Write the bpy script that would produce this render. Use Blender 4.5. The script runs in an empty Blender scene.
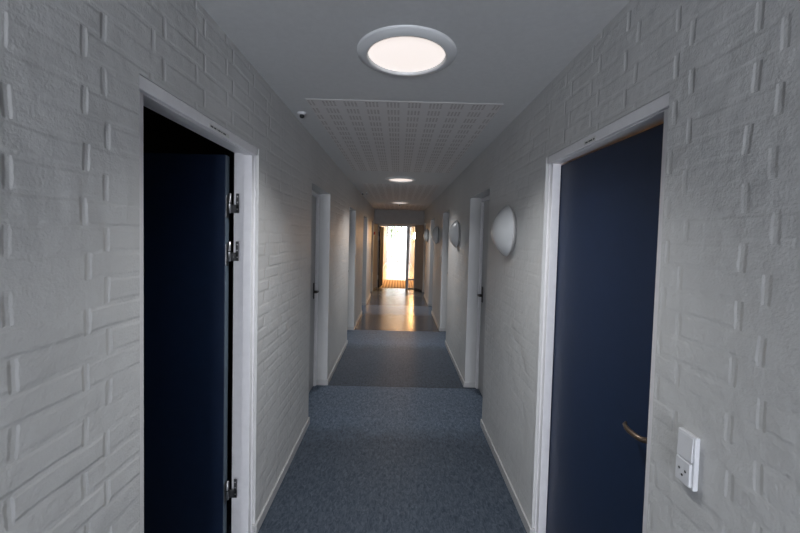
import bpy, bmesh, math, random
from mathutils import Vector, Matrix
random.seed(4)
S = bpy.context.scene
C = S.collection
PI = math.pi
W = 0.768          # half width of the corridor
H = 2.5            # ceiling height
YB, YE, YF = -4.2, 11.42, 25.0   # back wall, end wall with fire door, far glazed end

# ------------------------------------------------------------------ materials
def mat(name):
    m = bpy.data.materials.new(name); m.use_nodes = True
    nt = m.node_tree
    return m, nt, nt.nodes['Principled BSDF']
def N(nt, t, **kw):
    n = nt.nodes.new(t)
    for k, v in kw.items():
        if k in n.inputs: n.inputs[k].default_value = v
        else: setattr(n, k, v)
    return n
def plain(name, col, rough=0.5, metal=0.0, spec=0.5, noise=0.0, bump=0.0, scale=60):
    m, nt, b = mat(name)
    b.inputs['Base Color'].default_value = (*col, 1); b.inputs['Roughness'].default_value = rough
    b.inputs['Metallic'].default_value = metal; b.inputs['Specular IOR Level'].default_value = spec
    if noise or bump:
        tc = N(nt, 'ShaderNodeTexCoord'); nz = N(nt, 'ShaderNodeTexNoise', Scale=scale, Detail=4.0)
        nt.links.new(tc.outputs['Object'], nz.inputs['Vector'])
        if noise:
            mr = N(nt, 'ShaderNodeMixRGB', blend_type='MULTIPLY'); mr.inputs[0].default_value = noise
            mr.inputs[1].default_value = (*col, 1)
            cr = N(nt, 'ShaderNodeValToRGB'); cr.color_ramp.elements[0].position = .3; cr.color_ramp.elements[1].position = .7
            nt.links.new(nz.outputs['Fac'], cr.inputs[0]); nt.links.new(cr.outputs[0], mr.inputs[2])
            nt.links.new(mr.outputs[0], b.inputs['Base Color'])
        if bump:
            bp = N(nt, 'ShaderNodeBump', Strength=1.0, Distance=bump)
            nt.links.new(nz.outputs['Fac'], bp.inputs['Height']); nt.links.new(bp.outputs[0], b.inputs['Normal'])
    return m

def brick_material(name, phase, deep=1.0):
    m, nt, b = mat(name)
    L = nt.links.new
    def M(op, a, c=None, **k):
        n = N(nt, 'ShaderNodeMath', operation=op, **k)
        for i, v in enumerate((a, c)):
            if v is None: continue
            if isinstance(v, (int, float)): n.inputs[i].default_value = v
            else: L(v, n.inputs[i])
        return n.outputs[0]
    tc = N(nt, 'ShaderNodeTexCoord'); sp = N(nt, 'ShaderNodeSeparateXYZ'); L(tc.outputs['Object'], sp.inputs[0])
    ge = N(nt, 'ShaderNodeNewGeometry'); sn = N(nt, 'ShaderNodeSeparateXYZ'); L(ge.outputs['Normal'], sn.inputs[0])
    # wobbly joints, worked out row by row: upright joints are deep, bed joints are nearly filled with paint
    nz = N(nt, 'ShaderNodeTexNoise', Scale=5.0, Detail=3.0); L(tc.outputs['Object'], nz.inputs['Vector'])
    sc = N(nt, 'ShaderNodeSeparateColor'); L(nz.outputs['Color'], sc.inputs[0])
    u = M('ADD', M('SUBTRACT', sp.outputs['Y'], phase - 24), M('MULTIPLY', M('SUBTRACT', sc.outputs[0], .5), .026))
    v = M('ADD', sp.outputs['Z'], M('MULTIPLY', M('SUBTRACT', sc.outputs[1], .5), .018))
    v = M('DIVIDE', v, .0667); row = M('FLOOR', v); fv = M('SUBTRACT', v, row)
    wr = N(nt, 'ShaderNodeTexWhiteNoise', noise_dimensions='1D'); L(row, wr.inputs['W'])
    uu = M('ADD', M('DIVIDE', u, .24), M('ADD', M('MULTIPLY', M('MODULO', row, 2.0), .25), M('MULTIPLY', wr.outputs['Value'], .07))); col = M('FLOOR', uu); fu = M('SUBTRACT', uu, col)
    def groove(f, cell, half):
        d = M('MULTIPLY', M('MINIMUM', f, M('SUBTRACT', 1.0, f)), cell)
        r = N(nt, 'ShaderNodeMapRange', interpolation_type='SMOOTHSTEP'); L(d, r.inputs[0])
        for i, x in zip((1, 2, 3, 4), (half * .25, half, 1, 0)): r.inputs[i].default_value = x
        return r.outputs[0]
    gu, gv = groove(fu, .24, .0125), groove(fv, .0667, .0125)
    wn = N(nt, 'ShaderNodeTexWhiteNoise', noise_dimensions='2D'); cv = N(nt, 'ShaderNodeCombineXYZ'); L(row, cv.inputs[0]); L(col, cv.inputs[1]); L(cv.outputs[0], wn.inputs['Vector'])
    def patchy(scale, lo, hi, a, b):
        nb = N(nt, 'ShaderNodeTexNoise', Scale=scale, Detail=2.0); L(tc.outputs['Object'], nb.inputs['Vector'])
        r = N(nt, 'ShaderNodeMapRange'); L(nb.outputs['Fac'], r.inputs[0])
        for i, x in zip((1, 2, 3, 4), (lo, hi, a, b)): r.inputs[i].default_value = x
        return r.outputs[0]
    joint = M('MULTIPLY', M('MAXIMUM', M('MULTIPLY', gu, patchy(3.1, .35, .65, .20, .85 )), M('MULTIPLY', gv, patchy(2.3, .35, .65, .03, .12))), -.0062 * deep)
    seat = M('MULTIPLY', M('MULTIPLY', wn.outputs['Value'], M('SUBTRACT', 1.0, M('MAXIMUM', gu, gv))), .0020 * deep)
    n5 = N(nt, 'ShaderNodeTexNoise', Scale=7.0, Detail=2.0); L(tc.outputs['Object'], n5.inputs['Vector'])
    n2 = N(nt, 'ShaderNodeTexNoise', Scale=26.0, Detail=3.0); L(tc.outputs['Object'], n2.inputs['Vector'])
    n3 = N(nt, 'ShaderNodeTexNoise', Scale=160.0, Detail=3.0); L(tc.outputs['Object'], n3.inputs['Vector'])
    hgt = M('ADD', M('ADD', joint, seat), M('ADD', M('ADD', M('MULTIPLY', n2.outputs['Fac'], .0030), M('MULTIPLY', n5.outputs['Fac'], .009)), M('MULTIPLY', n3.outputs['Fac'], .0012)))
    face = M('ABSOLUTE', sn.outputs['X'])
    bp = N(nt, 'ShaderNodeBump', Distance=1.0); L(M('MULTIPLY', face, .95), bp.inputs['Strength']); L(hgt, bp.inputs['Height'])
    L(bp.outputs[0], b.inputs['Normal'])
    n4 = N(nt, 'ShaderNodeTexNoise', Scale=1.7, Detail=5.0); L(tc.outputs['Object'], n4.inputs['Vector'])
    cr = N(nt, 'ShaderNodeValToRGB'); L(n4.outputs['Fac'], cr.inputs[0])
    cr.color_ramp.elements[0].position = .3; cr.color_ramp.elements[0].color = (.53, .53, .52, 1)
    cr.color_ramp.elements[1].position = .7; cr.color_ramp.elements[1].color = (.585, .585, .575, 1)
    L(cr.outputs[0], b.inputs['Base Color']); b.inputs['Roughness'].default_value = .5
    b.inputs['Specular IOR Level'].default_value = .4
    return m

def lino_material():
    m, nt, b = mat('marbled_linoleum'); L = nt.links.new
    tc = N(nt, 'ShaderNodeTexCoord')
    mp = N(nt, 'ShaderNodeMapping'); mp.inputs['Scale'].default_value = (1, .45, 1); L(tc.outputs['Object'], mp.inputs[0])
    n1 = N(nt, 'ShaderNodeTexNoise', Scale=58.0, Detail=5.0, Roughness=.7, Distortion=1.0); L(mp.outputs[0], n1.inputs['Vector'])
    cr = N(nt, 'ShaderNodeValToRGB'); e = cr.color_ramp.elements
    e[0].position = .36; e[0].color = (.044, .068, .104, 1)
    e[1].position = .70; e[1].color = (.190, .236, .305, 1)
    x = e.new(.5); x.color = (.108, .142, .192, 1)
    L(n1.outputs['Fac'], cr.inputs[0])
    # lighter bands between the doorways, soft at near edge, crisp dark line at far
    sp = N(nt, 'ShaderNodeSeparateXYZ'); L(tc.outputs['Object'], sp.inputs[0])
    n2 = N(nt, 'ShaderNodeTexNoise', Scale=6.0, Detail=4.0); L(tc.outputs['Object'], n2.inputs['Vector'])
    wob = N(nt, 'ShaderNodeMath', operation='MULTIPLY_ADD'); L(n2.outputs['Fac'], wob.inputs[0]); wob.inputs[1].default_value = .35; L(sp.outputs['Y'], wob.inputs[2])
    tot = None; edge_line = None
    for y0, y1 in BANDS:
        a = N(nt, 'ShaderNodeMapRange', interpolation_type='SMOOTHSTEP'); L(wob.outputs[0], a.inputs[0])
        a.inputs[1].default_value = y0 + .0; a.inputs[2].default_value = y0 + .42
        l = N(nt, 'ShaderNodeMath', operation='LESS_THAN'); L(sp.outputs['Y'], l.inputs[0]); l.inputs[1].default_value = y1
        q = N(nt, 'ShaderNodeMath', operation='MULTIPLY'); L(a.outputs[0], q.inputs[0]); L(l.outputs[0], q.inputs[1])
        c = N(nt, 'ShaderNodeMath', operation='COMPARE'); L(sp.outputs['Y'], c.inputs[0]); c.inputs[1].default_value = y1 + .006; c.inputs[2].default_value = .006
        if tot is None: tot, edge_line = q, c
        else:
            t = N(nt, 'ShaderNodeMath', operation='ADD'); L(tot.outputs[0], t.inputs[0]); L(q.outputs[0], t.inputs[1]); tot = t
            t = N(nt, 'ShaderNodeMath', operation='ADD'); L(edge_line.outputs[0], t.inputs[0]); L(c.outputs[0], t.inputs[1]); edge_line = t
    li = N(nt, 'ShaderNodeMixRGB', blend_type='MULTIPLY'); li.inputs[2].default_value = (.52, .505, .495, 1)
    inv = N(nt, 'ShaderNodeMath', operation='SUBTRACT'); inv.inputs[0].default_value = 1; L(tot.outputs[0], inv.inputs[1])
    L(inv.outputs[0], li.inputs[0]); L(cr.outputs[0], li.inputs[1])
    wd = N(nt, 'ShaderNodeMixRGB'); L(edge_line.outputs[0], wd.inputs[0]); L(li.outputs[0], wd.inputs[1]); wd.inputs[2].default_value = (.02, .022, .028, 1)
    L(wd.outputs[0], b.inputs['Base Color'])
    b.inputs['Specular IOR Level'].default_value = .26
    far = N(nt, 'ShaderNodeMath', operation='GREATER_THAN'); L(sp.outputs['Y'], far.inputs[0]); far.inputs[1].default_value = BANDS[1][1]
    rg = N(nt, 'ShaderNodeMapRange'); L(far.outputs[0], rg.inputs[0]); rg.inputs[3].default_value = .50; rg.inputs[4].default_value = .23
    L(rg.outputs[0], b.inputs['Roughness'])
    bp = N(nt, 'ShaderNodeBump', Strength=.12, Distance=.002); L(n1.outputs['Fac'], bp.inputs['Height']); L(bp.outputs[0], b.inputs['Normal'])
    return m

def acoustic_material():
    m, nt, b = mat('perforated_gypsum'); L = nt.links.new
    tc = N(nt, 'ShaderNodeTexCoord'); sp = N(nt, 'ShaderNodeSeparateXYZ'); L(tc.outputs['Object'], sp.inputs[0])
    def M(op, a, c=None):
        n = N(nt, 'ShaderNodeMath', operation=op)
        for i, v in enumerate((a, c)):
            if v is None: continue
            if isinstance(v, (int, float)): n.inputs[i].default_value = v
            else: L(v, n.inputs[i])
        return n.outputs[0]
    def rep(v, p): return M('MODULO', M('ADD', v, 20 * p), p)
    px, py, hole = .135, .1365, .0225
    fx, fy = rep(sp.outputs['X'], px), rep(sp.outputs['Y'], py)
    inx = M('MULTIPLY', M('GREATER_THAN', fx, .024), M('LESS_THAN', fx, .114))
    iny = M('MULTIPLY', M('GREATER_THAN', fy, .024), M('LESS_THAN', fy, .114))
    hx, hy = M('MODULO', M('SUBTRACT', fx, .024), hole), M('MODULO', M('SUBTRACT', fy, .024), hole)
    h = M('MULTIPLY', M('MULTIPLY', M('LESS_THAN', hx, .0125), M('LESS_THAN', hy, .0125)), M('MULTIPLY', inx, iny))
    mx = N(nt, 'ShaderNodeMixRGB'); L(h, mx.inputs[0]); mx.inputs[1].default_value = (.62, .60, .585, 1); mx.inputs[2].default_value = (.33, .295, .275, 1)
    L(mx.outputs[0], b.inputs['Base Color']); b.inputs['Roughness'].default_value = .75
    return m

def emit(name, col, st):
    m, nt, b = mat(name)
    b.inputs['Base Color'].default_value = (.8, .8, .8, 1); b.inputs['Roughness'].default_value = .4
    b.inputs['Emission Color'].default_value = (*col, 1); b.inputs['Emission Strength'].default_value = st
    return m
def pane_mat(name):
    m, nt, b = mat(name); nt.nodes.remove(b)
    t = N(nt, 'ShaderNodeBsdfTransparent'); g = N(nt, 'ShaderNodeBsdfGlossy', Roughness=.02); x = N(nt, 'ShaderNodeMixShader')
    x.inputs[0].default_value = .06
    nt.links.new(t.outputs[0], x.inputs[1]); nt.links.new(g.outputs[0], x.inputs[2])
    nt.links.new(x.outputs[0], nt.nodes['Material Output'].inputs['Surface'])
    return m

BANDS = [(3.05, 4.05), (5.55, 6.53), (7.85, 8.95), (10.3, 11.25)]
M_brickL = brick_material('white_painted_brick', .962, .85)
M_brickR = brick_material('white_painted_brickwork', .845, .46)
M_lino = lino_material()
M_ceil = plain('ceiling_paint', (.575, .58, .575), .7, noise=.06, bump=.0006, scale=45)
M_white = plain('white_gloss_paint', (.80, .79, .80), .34, noise=.05, bump=.0006, scale=30)
M_plaster = plain('grey_plaster', (.34, .325, .31), .6, noise=.08, scale=8)
M_skirt = plain('skirting_paint', (.50, .495, .49), .32, noise=.06, scale=20)
M_navy = plain('navy_door_laminate', (.008, .021, .058), .45, noise=.12, scale=14)
M_edge = plain('navy_door_edging', (.13, .17, .21), .4)
M_greyleaf = plain('grey_door_paint', (.44, .435, .43), .4, noise=.06, scale=12)
M_steel = plain('brushed_steel', (.55, .55, .56), .32, metal=1, noise=.15, scale=120)
M_darkmetal = plain('dark_bronze', (.05, .042, .038), .35, metal=.6)
M_flag = plain('zinc_plated_steel', (.15, .15, .155), .38, metal=.7, noise=.2, scale=90)
M_brass = plain('bronze_lever', (.15, .11, .08), .4, metal=.8)
M_black = plain('black_plastic', (.012, .012, .013), .4)
M_plastic = plain('white_plastic', (.66, .665, .68), .3)
M_hole = plain('socket_hole', (.01, .01, .01), .6)
M_red = plain('red_plastic', (.45, .015, .02), .35)
M_opal = plain('opal_glass', (.52, .53, .53), .25)
M_lampbase = plain('lamp_back_ring', (.46, .46, .45), .4, metal=.3)
M_disc = emit('lit_diffuser', (1.0, .885, .82), .80)
M_lit = emit('lit_tungsten_opal', (1.0, .52, .19), 300.0)
M_flange = plain('enamelled_ring', (.66, .67, .67), .35)
M_acoustic = acoustic_material()
M_dark = plain('painted_room_darkness', (.075, .055, .045), .8, noise=.3, scale=3)  # dark brown; the room's lack of light is put into the colour
M_warmroom = plain('room_paint', (.60, .58, .55), .8)
M_frame = plain('grey_aluminium', (.30, .29, .28), .4, metal=.2)
M_dkframe = plain('dark_base_rail', (.035, .035, .04), .4)
M_pane = pane_mat('clear_pane')
M_mark = plain('faded_ink', (.05, .055, .06), .6)
M_tape = plain('label_tape', (.66, .655, .63), .45)
def mat_mat():
    m, nt, b = mat('ribbed_coir'); L = nt.links.new
    tc = N(nt, 'ShaderNodeTexCoord'); wv = N(nt, 'ShaderNodeTexWave', Scale=3.2, Distortion=.15, Detail=1.0); wv.bands_direction = 'X'
    L(tc.outputs['Object'], wv.inputs['Vector'])
    cr = N(nt, 'ShaderNodeValToRGB'); cr.color_ramp.elements[0].color = (.13, .075, .04, 1); cr.color_ramp.elements[1].color = (.34, .24, .16, 1)
    L(wv.outputs['Fac'], cr.inputs[0]); L(cr.outputs[0], b.inputs['Base Color']); b.inputs['Roughness'].default_value = .8
    bp = N(nt, 'ShaderNodeBump', Strength=.6, Distance=.006); L(wv.outputs['Fac'], bp.inputs['Height']); L(bp.outputs[0], b.inputs['Normal'])
    return m
M_mat = mat_mat()
M_beige = plain('beige_linoleum', (.52, .44, .36), .25, noise=.12, scale=12)
M_firedoor = plain('matt_navy_fire_door', (.012, .016, .03), .85, spec=.08)
M_leaf = plain('sunlit_leaves', (.22, .34, .06), .6, noise=.5, scale=9)
M_bark = plain('bark', (.55, .53, .48), .9, noise=.5, bump=.01, scale=25)
M_ground = plain('outside_paving', (.42, .41, .38), .9, noise=.2, scale=6)

# ------------------------------------------------------------------ mesh helpers
def B(bm, x0, x1, y0, y1, z0, z1, bev=0.0, seg=2):
    x0, x1 = min(x0, x1), max(x0, x1)
    r = bmesh.ops.create_cube(bm, size=1.0)
    vs = r['verts']
    for v in vs:
        v.co = Vector((x0 + (v.co.x + .5) * (x1 - x0), y0 + (v.co.y + .5) * (y1 - y0), z0 + (v.co.z + .5) * (z1 - z0)))
    if bev:
        es = list({e for v in vs for e in v.link_edges})
        bmesh.ops.bevel(bm, geom=es, offset=bev, segments=seg, affect='EDGES', profile=.5)
def box(*a, **k):
    bm = bmesh.new(); B(bm, *a, **k); return bm
def lathe(prof, n=64, axis='z'):
    """profile of (radius, height) points turned about an axis"""
    bm = bmesh.new(); rings = []
    for r, h in prof:
        if r < 1e-6: rings.append([bm.verts.new((0, 0, h))])
        else: rings.append([bm.verts.new((r * math.cos(2 * PI * i / n), r * math.sin(2 * PI * i / n), h)) for i in range(n)])
    for a, b in zip(rings, rings[1:]):
        for i in range(n):
            j = (i + 1) % n
            q = [a[i % len(a)], a[j % len(a)], b[j % len(b)], b[i % len(b)]]
            u = []
            for v in q:
                if v not in u: u.append(v)
            if len(u) > 2: bm.faces.new(u)
    bmesh.ops.recalc_face_normals(bm, faces=bm.faces)
    for f in bm.faces: f.smooth = True
    if axis == 'x': bmesh.ops.rotate(bm, verts=bm.verts, matrix=Matrix.Rotation(PI / 2, 3, 'Y'))
    return bm
def tube(pts, r, n=12):
    bm = bmesh.new(); rings = []
    pts = [Vector(p) for p in pts]
    for i, p in enumerate(pts):
        t = (pts[min(i + 1, len(pts) - 1)] - pts[max(i - 1, 0)]).normalized()
        a = t.orthogonal().normalized() if i == 0 else (pa - t * pa.dot(t)).normalized()
        pa = a; b = t.cross(a)
        rr = r[i] if isinstance(r, (list, tuple)) else r
        rings.append([bm.verts.new(p + rr * (a * math.cos(2 * PI * k / n) + b * math.sin(2 * PI * k / n))) for k in range(n)])
    for q, w in zip(rings, rings[1:]):
        for k in range(n): bm.faces.new((q[k], q[(k + 1) % n], w[(k + 1) % n], w[k]))
    bm.faces.new(rings[0][::-1]); bm.faces.new(rings[-1])
    bmesh.ops.recalc_face_normals(bm, faces=bm.faces)
    for f in bm.faces: f.smooth = len(f.verts) == 4
    return bm
def obj(name, bm, m, parent=None, loc=None):
    me = bpy.data.meshes.new(name); bm.to_mesh(me); bm.free(); me.materials.append(m)
    o = bpy.data.objects.new(name, me); C.objects.link(o)
    if parent is not None: o.parent = parent
    if loc is not None: o.location = loc
    return o
def tag(o, label, cat, group=None, kind=None):
    if label: o['label'] = label
    if cat: o['category'] = cat
    if group: o['group'] = group
    if kind: o['kind'] = kind
    return o
def thing(name, label, cat, loc=(0, 0, 0), rz=0, group=None, kind=None):
    o = bpy.data.objects.new(name, None); C.objects.link(o); o.location = loc; o.rotation_euler = (0, 0, rz)
    o.empty_display_size = .1
    return tag(o, label, cat, group, kind)
def struct(name, bm, m, label=None):
    o = obj(name, bm, m); o['kind'] = 'structure'
    if label: o['label'] = label
    return o
def copy_tree(o, parent=None):
    c = o.copy(); C.objects.link(c)
    if parent is not None: c.parent = parent; c.matrix_parent_inverse = o.matrix_parent_inverse.copy()
    for ch in [k for k in bpy.data.objects if k.parent == o]: copy_tree(ch, c)
    return c

# ------------------------------------------------------------------ the shell
T = 2.11                                   # height of every opening
NEAR = {-1: (1.078, 1.988), 1: (1.100, 2.004)}
REC = {-1: [(3.196, 4.056), (5.650, 6.496), (7.930, 8.897), (10.40, 11.20)],
        1: [(3.232, 4.090), (5.757, 6.573), (8.110, 9.016), (10.55, 11.28)]}
ZL, YD = 2.06, 11.93
THK = 1.12                                 # outer face of the corridor walls
SIDE = {-1: 'left', 1: 'right'}
for s in (-1, 1):
    bm = bmesh.new()
    ops = [NEAR[s]] + REC[s]
    y = YB
    for i, (a, b) in enumerate(ops):
        if i == 0:                                                     # half-brick wall in front of the side room
            B(bm, s * W, s * THK, y, -.6, 0, H); B(bm, s * W, s * .887, -.6, a, 0, H); B(bm, s * W, s * .887, a, b, T, H); B(bm, s * W, s * .887, b, 2.7, 0, H); y = 2.7
            continue
        B(bm, s * W, s * THK, y, a, 0, H); B(bm, s * W, s * THK, a, b, T, H); y = b
    B(bm, s * W, s * THK, y, YF, 0, H)
    for a, b in REC[s]: B(bm, s * .99, s * THK, a, b, 0, T)         # masonry closing each shallow door recess
    struct('wall_' + SIDE[s], bm, M_brickL if s < 0 else M_brickR, 'white painted brick wall along the %s side of the corridor' % SIDE[s])
    # skirting, returned into each recess
    bm = bmesh.new(); t, hh = .012, .06; y = YB
    seg = []
    for a, b in ops: seg.append((y, a)); y = b
    seg.append((y, YE - .004))
    for i, (a, b) in enumerate(seg):
        B(bm, s * (W - t), s * (W - .0005), a - (t if i else 0), b + (t if i < len(seg) - 1 else 0), 0, hh, bev=.003)
        if i:                                                     # far reveal of the opening before this segment
            d = .787 if i == 1 else .887
            B(bm, s * (W - .0005), s * d, a - t, a - .0005, 0, hh, bev=.003)
        if i < len(seg) - 1:
            d = .787 if i == 0 else .887
            B(bm, s * (W - .0005), s * d, b + .0005, b + t, 0, hh, bev=.003)
    struct('baseboard_' + SIDE[s], bm, M_skirt, 'low painted skirting along the %s wall' % SIDE[s])

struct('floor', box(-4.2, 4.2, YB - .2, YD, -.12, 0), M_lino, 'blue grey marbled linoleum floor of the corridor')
struct('floor_beyond', box(-THK, THK, YD + .0005, YF, -.12, 0), M_beige, 'pale sunlit floor of the corridor beyond the fire door')
struct('ceiling', box(-THK, THK, YB - .2, YF, H, H + .12), M_ceil, 'plain white painted ceiling of the corridor')

# side rooms behind the two near doors
def side_room(s, m, y0, y1):
    bm = bmesh.new(); x0, x1 = .887, 4.0
    B(bm, s * x0, s * x1, y0 - .1, y0, 0, 2.5); B(bm, s * x0, s * x1, y1, y1 + .1, 0, 2.5)
    B(bm, s * x1, s * (x1 + .1), y0 - .1, y1 + .1, 0, 2.5); B(bm, s * x0, s * (x1 + .1), y0 - .1, y1 + .1, 2.5, 2.6)
    return struct('wall_side_room_' + SIDE[s], bm, m)
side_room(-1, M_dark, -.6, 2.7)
side_room(1, M_warmroom, -.6, 2.7)

# back wall with a tall glazed door behind the viewer: the daylight of the corridor
bm = bmesh.new(); ZW0, ZW1, XW = .06, 1.45, .72
B(bm, -THK, -XW, YB - .2, YB, 0, H); B(bm, XW, THK, YB - .2, YB, 0, H); B(bm, -XW, XW, YB - .2, YB, ZW1, H); B(bm, -XW, XW, YB - .2, YB, 0, ZW0)
struct('wall_back', bm, M_plaster)
w1 = thing('window_1', None, None, kind='structure')
bm = bmesh.new()
for a in ((-XW, -XW + .05, ZW0, ZW1), (XW - .05, XW, ZW0, ZW1), (-XW, XW, ZW0, ZW0 + .05), (-XW, XW, ZW1 - .05, ZW1)):
    B(bm, a[0], a[1], YB - .14, YB - .08, a[2], a[3], bev=.004)
obj('window_frame', bm, M_white, w1); obj('window_pane', box(-XW + .05, XW - .05, YB - .115, YB - .109, ZW0 + .05, ZW1 - .05), M_pane, w1)

# ------------------------------------------------------------------ doors
def hinge_flag(z, s, x0, yj):
    bm = bmesh.new()                                             # flag on the jamb face: tall rounded tab with a foot
    B(bm, s * (x0 - .030), s * (x0 - .014), yj - .0035, yj + .001, z - .046, z + .052, bev=.0017)
    B(bm, s * (x0 - .030), s * (x0 + .026), yj - .0035, yj + .001, z - .050, z - .006, bev=.0017)
    return bm
def screws(x, yj, zs):
    bm = bmesh.new()
    for z in zs:
        l = lathe([(0, .0012), (.0035, .0008), (.0042, 0)], 12)
        bmesh.ops.rotate(l, verts=l.verts, matrix=Matrix.Rotation(PI / 2, 3, 'X'))
        bmesh.ops.translate(l, verts=l.verts, vec=(x, yj - .0035, z))
        me = bpy.data.meshes.new('tmp'); l.to_mesh(me); l.free(); bm.from_mesh(me); bpy.data.meshes.remove(me)
    return bm
def merge(*bms):
    bm = bmesh.new()
    for l in bms:
        me = bpy.data.meshes.new('tmp'); l.to_mesh(me); l.free(); bm.from_mesh(me); bpy.data.meshes.remove(me)
    return bm
def near_frame(s, root):
    a, b = NEAR[s]; x0, x1, x2 = .787, .830, .885; fw = .046
    for nm, y0, y1, d in (('near', a, a + fw, 1), ('far', b - fw, b, -1)):
        bm = bmesh.new()
        B(bm, s * x0, s * x1, y0, y1, 0, T - .042, bev=.002)
        yy = (y0, y1 - .013) if d > 0 else (y0 + .013, y1)
        B(bm, s * x1, s * x2, yy[0], yy[1], 0, T - .029, bev=.002)
        B(bm, s * (x0 - .004), s * (x0 + .004), *((y0, y0 + .012) if d > 0 else (y1 - .012, y1)), 0, T - .03, bev=.002)  # bead against the masonry
        o = obj('jamb', bm, M_white, root)
    bm = bmesh.new()
    B(bm, s * x0, s * x1, a, b, T - .043, T, bev=.002); B(bm, s * x1, s * x2, a, b, T - .030, T, bev=.002)
    B(bm, s * .7705, s * x0, a + .0005, b - .019, T - .041, T - .0005, bev=.003)
    obj('head', bm, M_white, root)
def lever(s, z, y, x, direction, reach=.118):
    """lever handle on a rose; local to the leaf: sticks out by s*... towards the corridor"""
    pts = [(0, 0, 0), (.022, 0, 0), (.040, .0, 0), (.050, direction * .008, 0), (.054, direction * .022, 0), (.055, direction * .06, .0), (.053, direction * (reach - .03), .002), (.047, direction * (reach - .012), .004), (.036, direction * reach, .005)]
    return [(x - s * p[0], y + p[1], z + p[2]) for p in pts]

LEAFH = 2.062
# left near door, standing open into its dark room
d = thing('door_1', 'open navy blue door on three steel hinges in white frame, left wall', 'door', kind='structure')
near_frame(-1, d)
bm = box(-1.715, -.915, 1.922, 1.962, .008, LEAFH, bev=.0015)
leaf = obj('leaf', bm, M_navy, d)
obj('leaf_edge', box(-.9155, -.9115, 1.924, 1.960, .010, LEAFH - .002, bev=.0008), M_edge, leaf)
for z in (.29, 1.565, 1.815):
    hx, hy = -.894, 1.926
    h = obj('hinge', tube([(hx, hy, z - .052), (hx, hy, z - .050), (hx, hy, z + .050), (hx, hy, z + .052)], [.004, .0075, .0075, .004], 14), M_steel, d)
    yj = 1.988 - .046
    fl = hinge_flag(z, -1, .881, yj)
    obj('jamb_flag', fl, M_flag, h)
    obj('screw', screws(-.859, yj, (z + .036, z + .006, z - .030)), M_steel, h)
    obj('leaf_flag', box(-.911, -.9085, 1.921, 1.950, z - .075, z + .040, bev=.001), M_steel, h)
    obj('knuckle_ring', merge(lathe([(.0083, z - .003), (.0083, z + .003)], 14)), M_black, h).location = (hx, hy, 0)
# back set lever on its far end (inside the room)
obj('handle', tube(lever(-1, 1.03, 0, 0, 1), .0085, 12), M_brass, leaf).matrix_local = Matrix.Translation((-1.645, 1.922, 0)) @ Matrix.Rotation(-PI / 2, 4, 'Z')

# right near door, barely ajar
d = thing('door_2', 'nearly shut navy blue door with bronze lever, right wall', 'door', kind='structure')
near_frame(1, d)
hy = 2.004 - .034
leaf = obj('leaf', box(0, .040, -.822, 0, .008, LEAFH, bev=.0015), M_navy, d)
leaf.location = (.8335, hy, 0); leaf.rotation_euler = (0, 0, math.radians(1.5))
obj('leaf_edge', box(.002, .038, -.0005, .0012, .010, LEAFH - .002), M_edge, leaf)
obj('handle', tube(lever(1, 1.012, -.778, 0, 1, .108), [.0095] * 6 + [.0085, .007, .005], 14), M_brass, leaf)
obj('handle_rose', merge(lathe([(0, 0), (.026, 0), (.026, .006), (.022, .009), (.0, .009)], 32, 'x')), M_brass, leaf, (-.009, -.778, 1.012))
obj('keyhole_rose', merge(lathe([(0, 0), (.024, 0), (.024, .005), (.02, .007), (.0, .007)], 32, 'x')), M_brass, leaf, (-.007, -.778, .937))
for z in (.29, 1.565, 1.815):
    hx, hyy = .893, hy + .006
    h = obj('hinge', tube([(hx, hyy, z - .052), (hx, hyy, z - .050), (hx, hyy, z + .050), (hx, hyy, z + .052)], [.004, .0075, .0075, .004], 14), M_steel, d)

# closed grey doors at the back of the shallow recesses
names = {0: 'nearest', 1: 'second', 2: 'third', 3: 'last'}
DN = 3
for s in (-1, 1):
    for i, (a, b) in enumerate(REC[s]):
        d = thing('door_%d' % DN, 'closed grey door in %s shallow recess of the %s wall' % (names[i], SIDE[s]), 'door', kind='structure'); DN += 1
        x0, x1 = .890, .985; fw = .042
        for y0, y1, q in ((a, a + fw, 1), (b - fw, b, -1)):
            bm = box(s * x0, s * (x1), y0, y1, 0, T - fw, bev=.003)
            B(bm, s * (x0 - .006), s * (x0 + .006), *((y0, y0 + .018) if q > 0 else (y1 - .018, y1)), 0, T - .018, bev=.002)
            obj('jamb', bm, M_white, d)
        bm = box(s * x0, s * x1, a, b, T - fw, T, bev=.003); B(bm, s * (x0 - .006), s * (x0 + .006), a, b, T - .018, T, bev=.002)
        obj('head', bm, M_white, d)
        leaf = obj('leaf', box(s * .911, s * .951, a + fw + .003, b - fw - .003, .008, T - fw - .003, bev=.0015), M_greyleaf, d)
        yh = b - fw - .062
        obj('handle', tube(lever(s, 1.06, yh, s * .911, -1, .12), .009, 10), M_darkmetal, leaf)
        obj('lock_plate', box(s * .904, s * .912, yh - .02, yh + .02, .98, 1.15, bev=.003), M_darkmetal, leaf)

# small worn name strips on the two near door heads
def strip(s, y0, y1, label):
    t = thing('name_strip', label, 'label', group=None)
    obj('tape', box(s * .7690, s * .7707, y0, y1, 2.073, 2.090), M_tape, t)
    y, k = y0 + .008, 0
    bm = bmesh.new()
    for wd in ((.022, .018, .004, .020, .010, .026) if s < 0 else (.012, .03, .02)):
        if y + wd > y1 - .004: break
        B(bm, s * .7686, s * .7692, y, y + wd, 2.0785, 2.0845); y += wd + .006
    o = obj('faded_marks', bm, M_mark, t)
    return t
strip(-1, 1.474, 1.642, 'faint marked tape strip on white head above open left doorway')
strip(1, 1.507, 1.602, 'faint marked tape strip on white head above right navy door')

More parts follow.
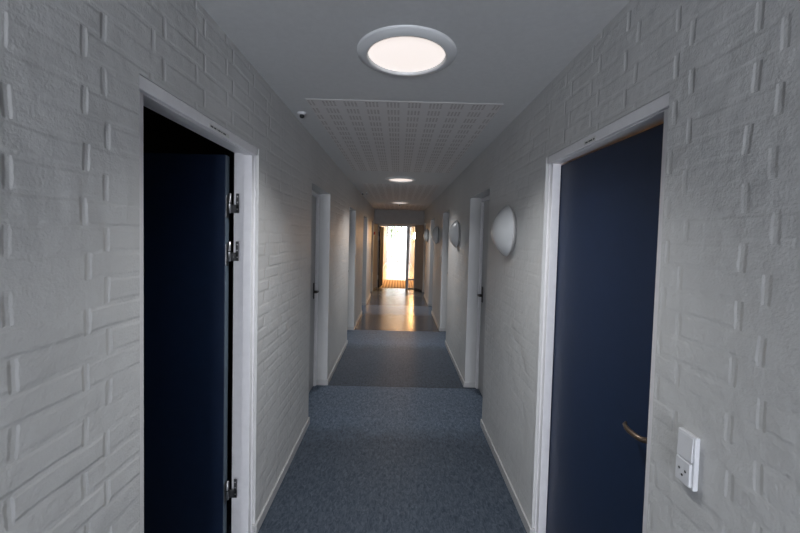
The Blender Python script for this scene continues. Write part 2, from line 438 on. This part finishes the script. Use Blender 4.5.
# ------------------------------------------------------------------ end wall, fire door and the sunlit corridor beyond
bm = bmesh.new()
B(bm, -W, W, YE, YD + .06, ZL, H)
def prism(bm, pts, z0, z1):
    lo = [bm.verts.new((x, y, z0)) for x, y in pts]; hi = [bm.verts.new((x, y, z1)) for x, y in pts]
    n = len(pts); bm.faces.new(lo[::-1]); bm.faces.new(hi)
    for i in range(n): bm.faces.new((lo[i], lo[(i + 1) % n], hi[(i + 1) % n], hi[i]))
    bmesh.ops.recalc_face_normals(bm, faces=bm.faces)
prism(bm, [(-W, YE), (-.665, YD - .04), (-.665, YD + .06), (-W, YD + .06)], 0, ZL)
prism(bm, [(W, YE), (W, YD + .06), (.545, YD + .06), (.545, YD - .04)], 0, ZL)
struct('wall_end', bm, M_plaster, 'grey end wall around the glazed fire door')
bm = bmesh.new()
prism(bm, [(-W + .001, YE - .012), (-.662, YD - .055), (-.662, YD - .041), (-W + .001, YE + .002)], 0, .05)
prism(bm, [(W - .001, YE - .012), (W - .001, YE + .002), (.542, YD - .041), (.542, YD - .055)], 0, .05)
struct('baseboard_end', bm, M_dkframe, 'dark base rail at the foot of the end wall')

d = thing('door_%d' % DN, 'open fire door with glazed sidelight at the end of the corridor', 'door', kind='structure'); DN += 1
for x0, x1 in ((-.667, -.645), (.515, .545)): obj('jamb', box(x0, x1, YD - .04, YD + .06, 0, ZL, bev=.003), M_frame, d)
obj('head', box(-.665, .545, YD - .04, YD + .06, ZL - .05, ZL + .0, bev=.003), M_frame, d)
obj('mullion', box(.252, .338, YD - .04, YD + .06, 0, ZL - .05, bev=.003), M_frame, d)
obj('sidelight_rail', box(.338, .515, YD - .03, YD + .05, .285, .335, bev=.003), M_frame, d)
obj('sidelight_sill', box(.338, .515, YD - .04, YD + .05, 0, .035, bev=.003), M_dkframe, d)
obj('sidelight_glass', merge(box(.338, .515, YD + .005, YD + .011, .335, ZL - .05), box(.338, .515, YD + .005, YD + .011, .035, .285)), M_pane, d)
leaf = obj('leaf', box(-.04, 0, 0, .80, .01, ZL - .055, bev=.002), M_firedoor, d)
leaf.location = (-.602, YD - .03, 0); leaf.rotation_euler = (0, 0, math.radians(-6))
for z in (.36, 1.62, 1.90):
    h = obj('hinge', tube([(-.645, YD - .052, z - .055), (-.645, YD - .052, z + .055)], .014, 12), M_steel, d)
    obj('jamb_flag', box(-.690, -.640, YD - .050, YD - .041, z - .07, z + .07), M_plastic, h)
t = obj('ribbed_doormat', box(-.73, .73, 12.1, 14.25, .0005, .012, bev=.003), M_mat); tag(t, 'long brown ribbed doormat beyond the fire door threshold', 'doormat')

for s in (-1, 1):       # bright painted skirting beyond the fire door
    struct('baseboard_far_' + SIDE[s], box(s * (W - .014), s * (W - .0005), YD + .08, YF, 0, .11, bev=.003), M_white)

# glazed far end
w2 = thing('window_2', None, None, kind='structure')
bm = bmesh.new()
for x in (-.745, -.03, .40, .745): B(bm, x - .025, x + .025, YF - .05, YF + .02, 0, H, bev=.003)
for z in (.012, 2.10, H - .03): B(bm, -W, W, YF - .05, YF + .02, z - .012, z + .012, bev=.003)
obj('window_frame', bm, M_white, w2); obj('window_pane', box(-.72, .72, YF - .018, YF - .012, .06, H - .06), M_pane, w2)
struct('ground', box(-14, 14, YF + .02, YF + 30, -.3, -.02), M_ground)
tr = thing('tree', 'pale green leafy tree outside the far glazed end', 'tree', (-.55, 30.5, -.02))
obj('trunk', tube([(0, 0, 0), (.03, .02, .8), (-.02, 0, 1.6), (0, 0, 2.4)], [.11, .09, .08, .05], 10), M_bark, tr)
bm = bmesh.new()
for i in range(900):
    th, ph, r = random.uniform(0, 2 * PI), math.acos(random.uniform(-1, 1)), 1.0 * random.random() ** .4
    p = Vector((r * math.sin(ph) * math.cos(th), r * math.sin(ph) * math.sin(th), 2.35 + .9 * r * math.cos(ph)))
    q = Matrix.Rotation(random.uniform(0, 6), 3, 'Z') @ Matrix.Rotation(random.uniform(-1, 1), 3, 'X'); l = random.uniform(.06, .11)
    vs = [bm.verts.new(p + q @ Vector(c)) for c in ((0, -l, 0), (l * .5, 0, .01), (0, l, 0), (-l * .5, 0, .01))]
    bm.faces.new(vs)
obj('crown', bm, M_leaf, tr)

# ------------------------------------------------------------------ ceiling: panels, lights, sensors
PANELS = [(-1.23, 1.20), (2.317, 4.754), (5.858, 8.24), (9.40, YE - .12)]
PL = ['perforated white acoustic panel before the nearest ceiling light', 'perforated white acoustic panel between nearest and second round ceiling lights',
      'perforated white acoustic panel between second and third round ceiling lights', 'perforated white acoustic panel between last round light and end wall']
for (a, b), l in zip(PANELS, PL):
    if b < 1.3: continue
    o = obj('acoustic_ceiling_panel', box(-.612, .612, 0, b - a, -.0025, 0.0005, bev=.001), M_acoustic, loc=(0, a, H))
    tag(o, l, 'ceiling panel', 'acoustic ceiling panels')
def ceiling_light():
    t = thing('ceiling_light', 'nearest and largest looking round recessed light in ceiling', 'ceiling light', (0, 1.72, H), group='round ceiling lights')
    obj('trim_ring', lathe([(.176, 0), (.176, -.018), (.180, -.0215), (.188, -.0225), (.205, -.016), (.219, -.010), (.2245, -.006), (.2255, 0)], 96), M_flange, t)
    obj('diffuser', lathe([(.1758, -.006), (.15, -.0085), (.10, -.0105), (.05, -.0115), (0, -.012)], 96), M_disc, t)
    return t
c0 = ceiling_light()
for y, l in ((5.37, 'second round lit ceiling light, beyond the first acoustic panel'), (8.92, 'third and smallest looking round lit ceiling light, near end wall')):
    c = copy_tree(c0); c.location = (0, y, H); c['label'] = l

def sensor(x, y, label, r=.030, grp=None):
    t = thing('ceiling_sensor', label, 'sensor', (x, y, H), group=grp)
    obj('base', lathe([(0, 0), (r, 0), (r, -.010), (r * .8, -.016), (0, -.017)], 32), M_plastic, t)
    obj('sensor_head', lathe([(0, -.016), (r * .50, -.016), (r * .55, -.026), (r * .4, -.036), (0, -.040)], 24), M_black, t)
sensor(-.700, 2.58, 'small white sensor with black eye beside left wall, before first panel')
sensor(-.722, 7.15, 'tiny dark sensor in far ceiling corner hard against left wall', .028)
sensor(-.640, 7.10, 'tiny dark sensor beside second acoustic panel, off the left wall', .022)
sensor(-.005, 9.42, 'tiny dark sensor on ceiling just past third round light', .028)

# ------------------------------------------------------------------ wall lamps
def wall_lamp(y, label, lit=False):
    t = thing('wall_lamp', label, 'wall lamp', (W, y, 1.724), group='lit wall lamps' if lit else 'unlit round wall lamps')
    # local -x points into the corridor
    bm = lathe([(0, 0), (.150, 0), (.158, -.012), (.172, -.022), (.179, -.026), (.181, -.031), (.178, -.034), (.165, -.034)], 72); bmesh.ops.rotate(bm, verts=bm.verts, matrix=Matrix.Rotation(PI / 2, 3, 'Y'))
    obj('base', bm, M_lampbase, t)
    R_ = .1775; prof = []
    for k in range(15):
        q = k / 14; prof.append((R_ * math.cos(q * PI / 2), -.033 - .094 * math.sin(q * PI / 2) ** 1.75))
    bm = lathe(prof, 72); bmesh.ops.rotate(bm, verts=bm.verts, matrix=Matrix.Rotation(PI / 2, 3, 'Y'))
    obj('lamp_shade', bm, M_lit if lit else M_opal, t)
wall_lamp(2.60, 'nearest unlit round opal wall lamp on right wall, beside nearest recess')
wall_lamp(4.84, 'second unlit round opal wall lamp on right wall')
wall_lamp(7.30, 'third unlit round opal wall lamp on right wall')
wall_lamp(9.78, 'farthest unlit round opal wall lamp on right wall')
wall_lamp(16.5, 'lit glowing wall lamp seen through narrow sidelight of end door', True)

# ------------------------------------------------------------------ switches and sockets
def switch_plate(s, y, z, label, socket=True, hgt=.140, wid=.060, flat=1.0):
    t = thing('switch_plate', label, 'switch', (s * W, y, z))
    def sx(v): return -s * v * flat                      # into the corridor
    h2, w2_ = hgt / 2, wid / 2
    obj('housing', box(sx(0), sx(.014), -w2_, w2_, -h2, h2, bev=.003), M_plastic, t)
    bm = bmesh.new()
    # rocker, tilted: one end stands out further than the other
    x0, x1 = .013, .0185
    pts = [(x0, .003), (x0, h2 - .006), (x1 - .003, h2 - .006), (x1, .003)]
    lo = [bm.verts.new((sx(a), -w2_ + .006, b)) for a, b in pts]; hi = [bm.verts.new((sx(a), w2_ - .006, b)) for a, b in pts]
    bm.faces.new(lo[::-1]); bm.faces.new(hi)
    for i in range(4): bm.faces.new((lo[i], lo[(i + 1) % 4], hi[(i + 1) % 4], hi[i]))
    bmesh.ops.recalc_face_normals(bm, faces=bm.faces)
    obj('rocker', bm, M_plastic, t)
    if socket:
        so = obj('socket_insert', box(sx(.013), sx(.0205), -w2_ + .006, w2_ - .006, -h2 + .006, -.003, bev=.002), M_plastic, t)
        for yy, zz in ((-.010, -.030), (.010, -.030), (0, -.044)):
            bm = lathe([(0, .0006), (.0032, .0006), (.0032, -.001)], 16); bmesh.ops.rotate(bm, verts=bm.verts, matrix=Matrix.Rotation(-s * PI / 2, 3, 'Y'))
            bmesh.ops.translate(bm, verts=bm.verts, vec=(sx(.0205), yy, zz))
            obj('pin_hole', bm, M_hole, so)
    else:
        obj('rocker', box(sx(.013), sx(.017), -w2_ + .006, w2_ - .006, -h2 + .006, -.003, bev=.002), M_plastic, t)
switch_plate(1, .951, 1.097, 'white light switch with three pin socket beside right navy door')
switch_plate(-1, 6.525, 1.43, 'narrow white switch plate on left wall past second recess', False, .20, .05, .4)
switch_plate(1, 6.675, 1.43, 'narrow white switch plate on right wall past second recess', False, .20, .05, .4)
t = thing('fire_alarm_switch', 'small red fire alarm push switch at far left end of corridor', 'alarm switch', (-W, 11.34, 1.77))
obj('housing', box(0, .045, -.045, .045, -.045, .045, bev=.005), M_red, t)
obj('press_panel', box(.044, .048, -.026, .026, -.026, .026, bev=.001), M_plastic, t)

# ------------------------------------------------------------------ light, sky, camera
wd = bpy.data.worlds.new('sky'); S.world = wd; wd.use_nodes = True
bg = wd.node_tree.nodes['Background']; bg.inputs[0].default_value = (.86, .93, 1.0, 1); bg.inputs[1].default_value = 7.0
def area(name, loc, rot, sx, sy, col, e):
    l = bpy.data.lights.new(name, 'AREA'); l.shape = 'RECTANGLE'; l.size = sx; l.size_y = sy; l.color = col; l.energy = e
    o = bpy.data.objects.new(name, l); C.objects.link(o); o.location = loc; o.rotation_euler = rot
    return o
area('daylight_behind', (0, YB - .16, (ZW0 + ZW1) / 2), (PI / 2, 0, 0), 2 * XW - .1, ZW1 - ZW0 - .1, (.86, .89, 1.0), 155)
for y in (-1.91, 1.72, 5.37, 8.92):        # the downlights themselves, just under their diffusers
    l = bpy.data.lights.new('downlight', 'AREA'); l.shape = 'DISK'; l.size = .33; l.color = (.965, .98, 1.0); l.energy = 12.5; l.spread = math.radians(118)
    o = bpy.data.objects.new('downlight', l); C.objects.link(o); o.location = (0, y, H - .0215)
for y in (14.0, 17.6, 21.2):               # unseen warm lights added to brighten the corridor beyond the fire door
    l = bpy.data.lights.new('added_warm_light', 'AREA'); l.shape = 'DISK'; l.size = .33; l.color = (1, .56, .23); l.energy = 80; l.spread = math.radians(150)
    o = bpy.data.objects.new('added_warm_light', l); C.objects.link(o); o.location = (0, y, H - .0215)
pl = bpy.data.lights.new('room_bulb', 'POINT'); pl.color = (1, .50, .20); pl.energy = 10; pl.shadow_soft_size = .12
o = bpy.data.objects.new('room_bulb', pl); C.objects.link(o); o.location = (2.3, 1.3, 2.2)

cam = bpy.data.cameras.new('camera'); co = bpy.data.objects.new('camera', cam); C.objects.link(co); S.camera = co
f, pitch, yaw, roll, k = 370.0, .0385, .0056, .0253, -.1482
cam.sensor_fit = 'HORIZONTAL'; cam.sensor_width = 36; cam.lens = 36 * f / 800
cam.shift_y = 100 * k / 800
cam.clip_start = .02
co.location = (-.0173, 0, 1.6603)
fw = Vector((0, 0, -1))
R0 = Matrix.Rotation(-yaw, 4, 'Z') @ Matrix.Rotation(PI / 2 - pitch, 4, 'X') @ Matrix.Rotation(roll, 4, 'Z')
co.matrix_world = Matrix.Translation(co.location) @ R0
vs = S.view_settings
S.display_settings.display_device = 'sRGB'
vs.view_transform = 'Standard'; vs.look = 'None'; vs.gamma = 1; vs.use_curve_mapping = False; vs.exposure = 0
S.cycles.use_denoising = True
S.cycles.max_bounces = 12; S.cycles.diffuse_bounces = 8; S.cycles.transparent_max_bounces = 12
S.cycles.sample_clamp_indirect = 4
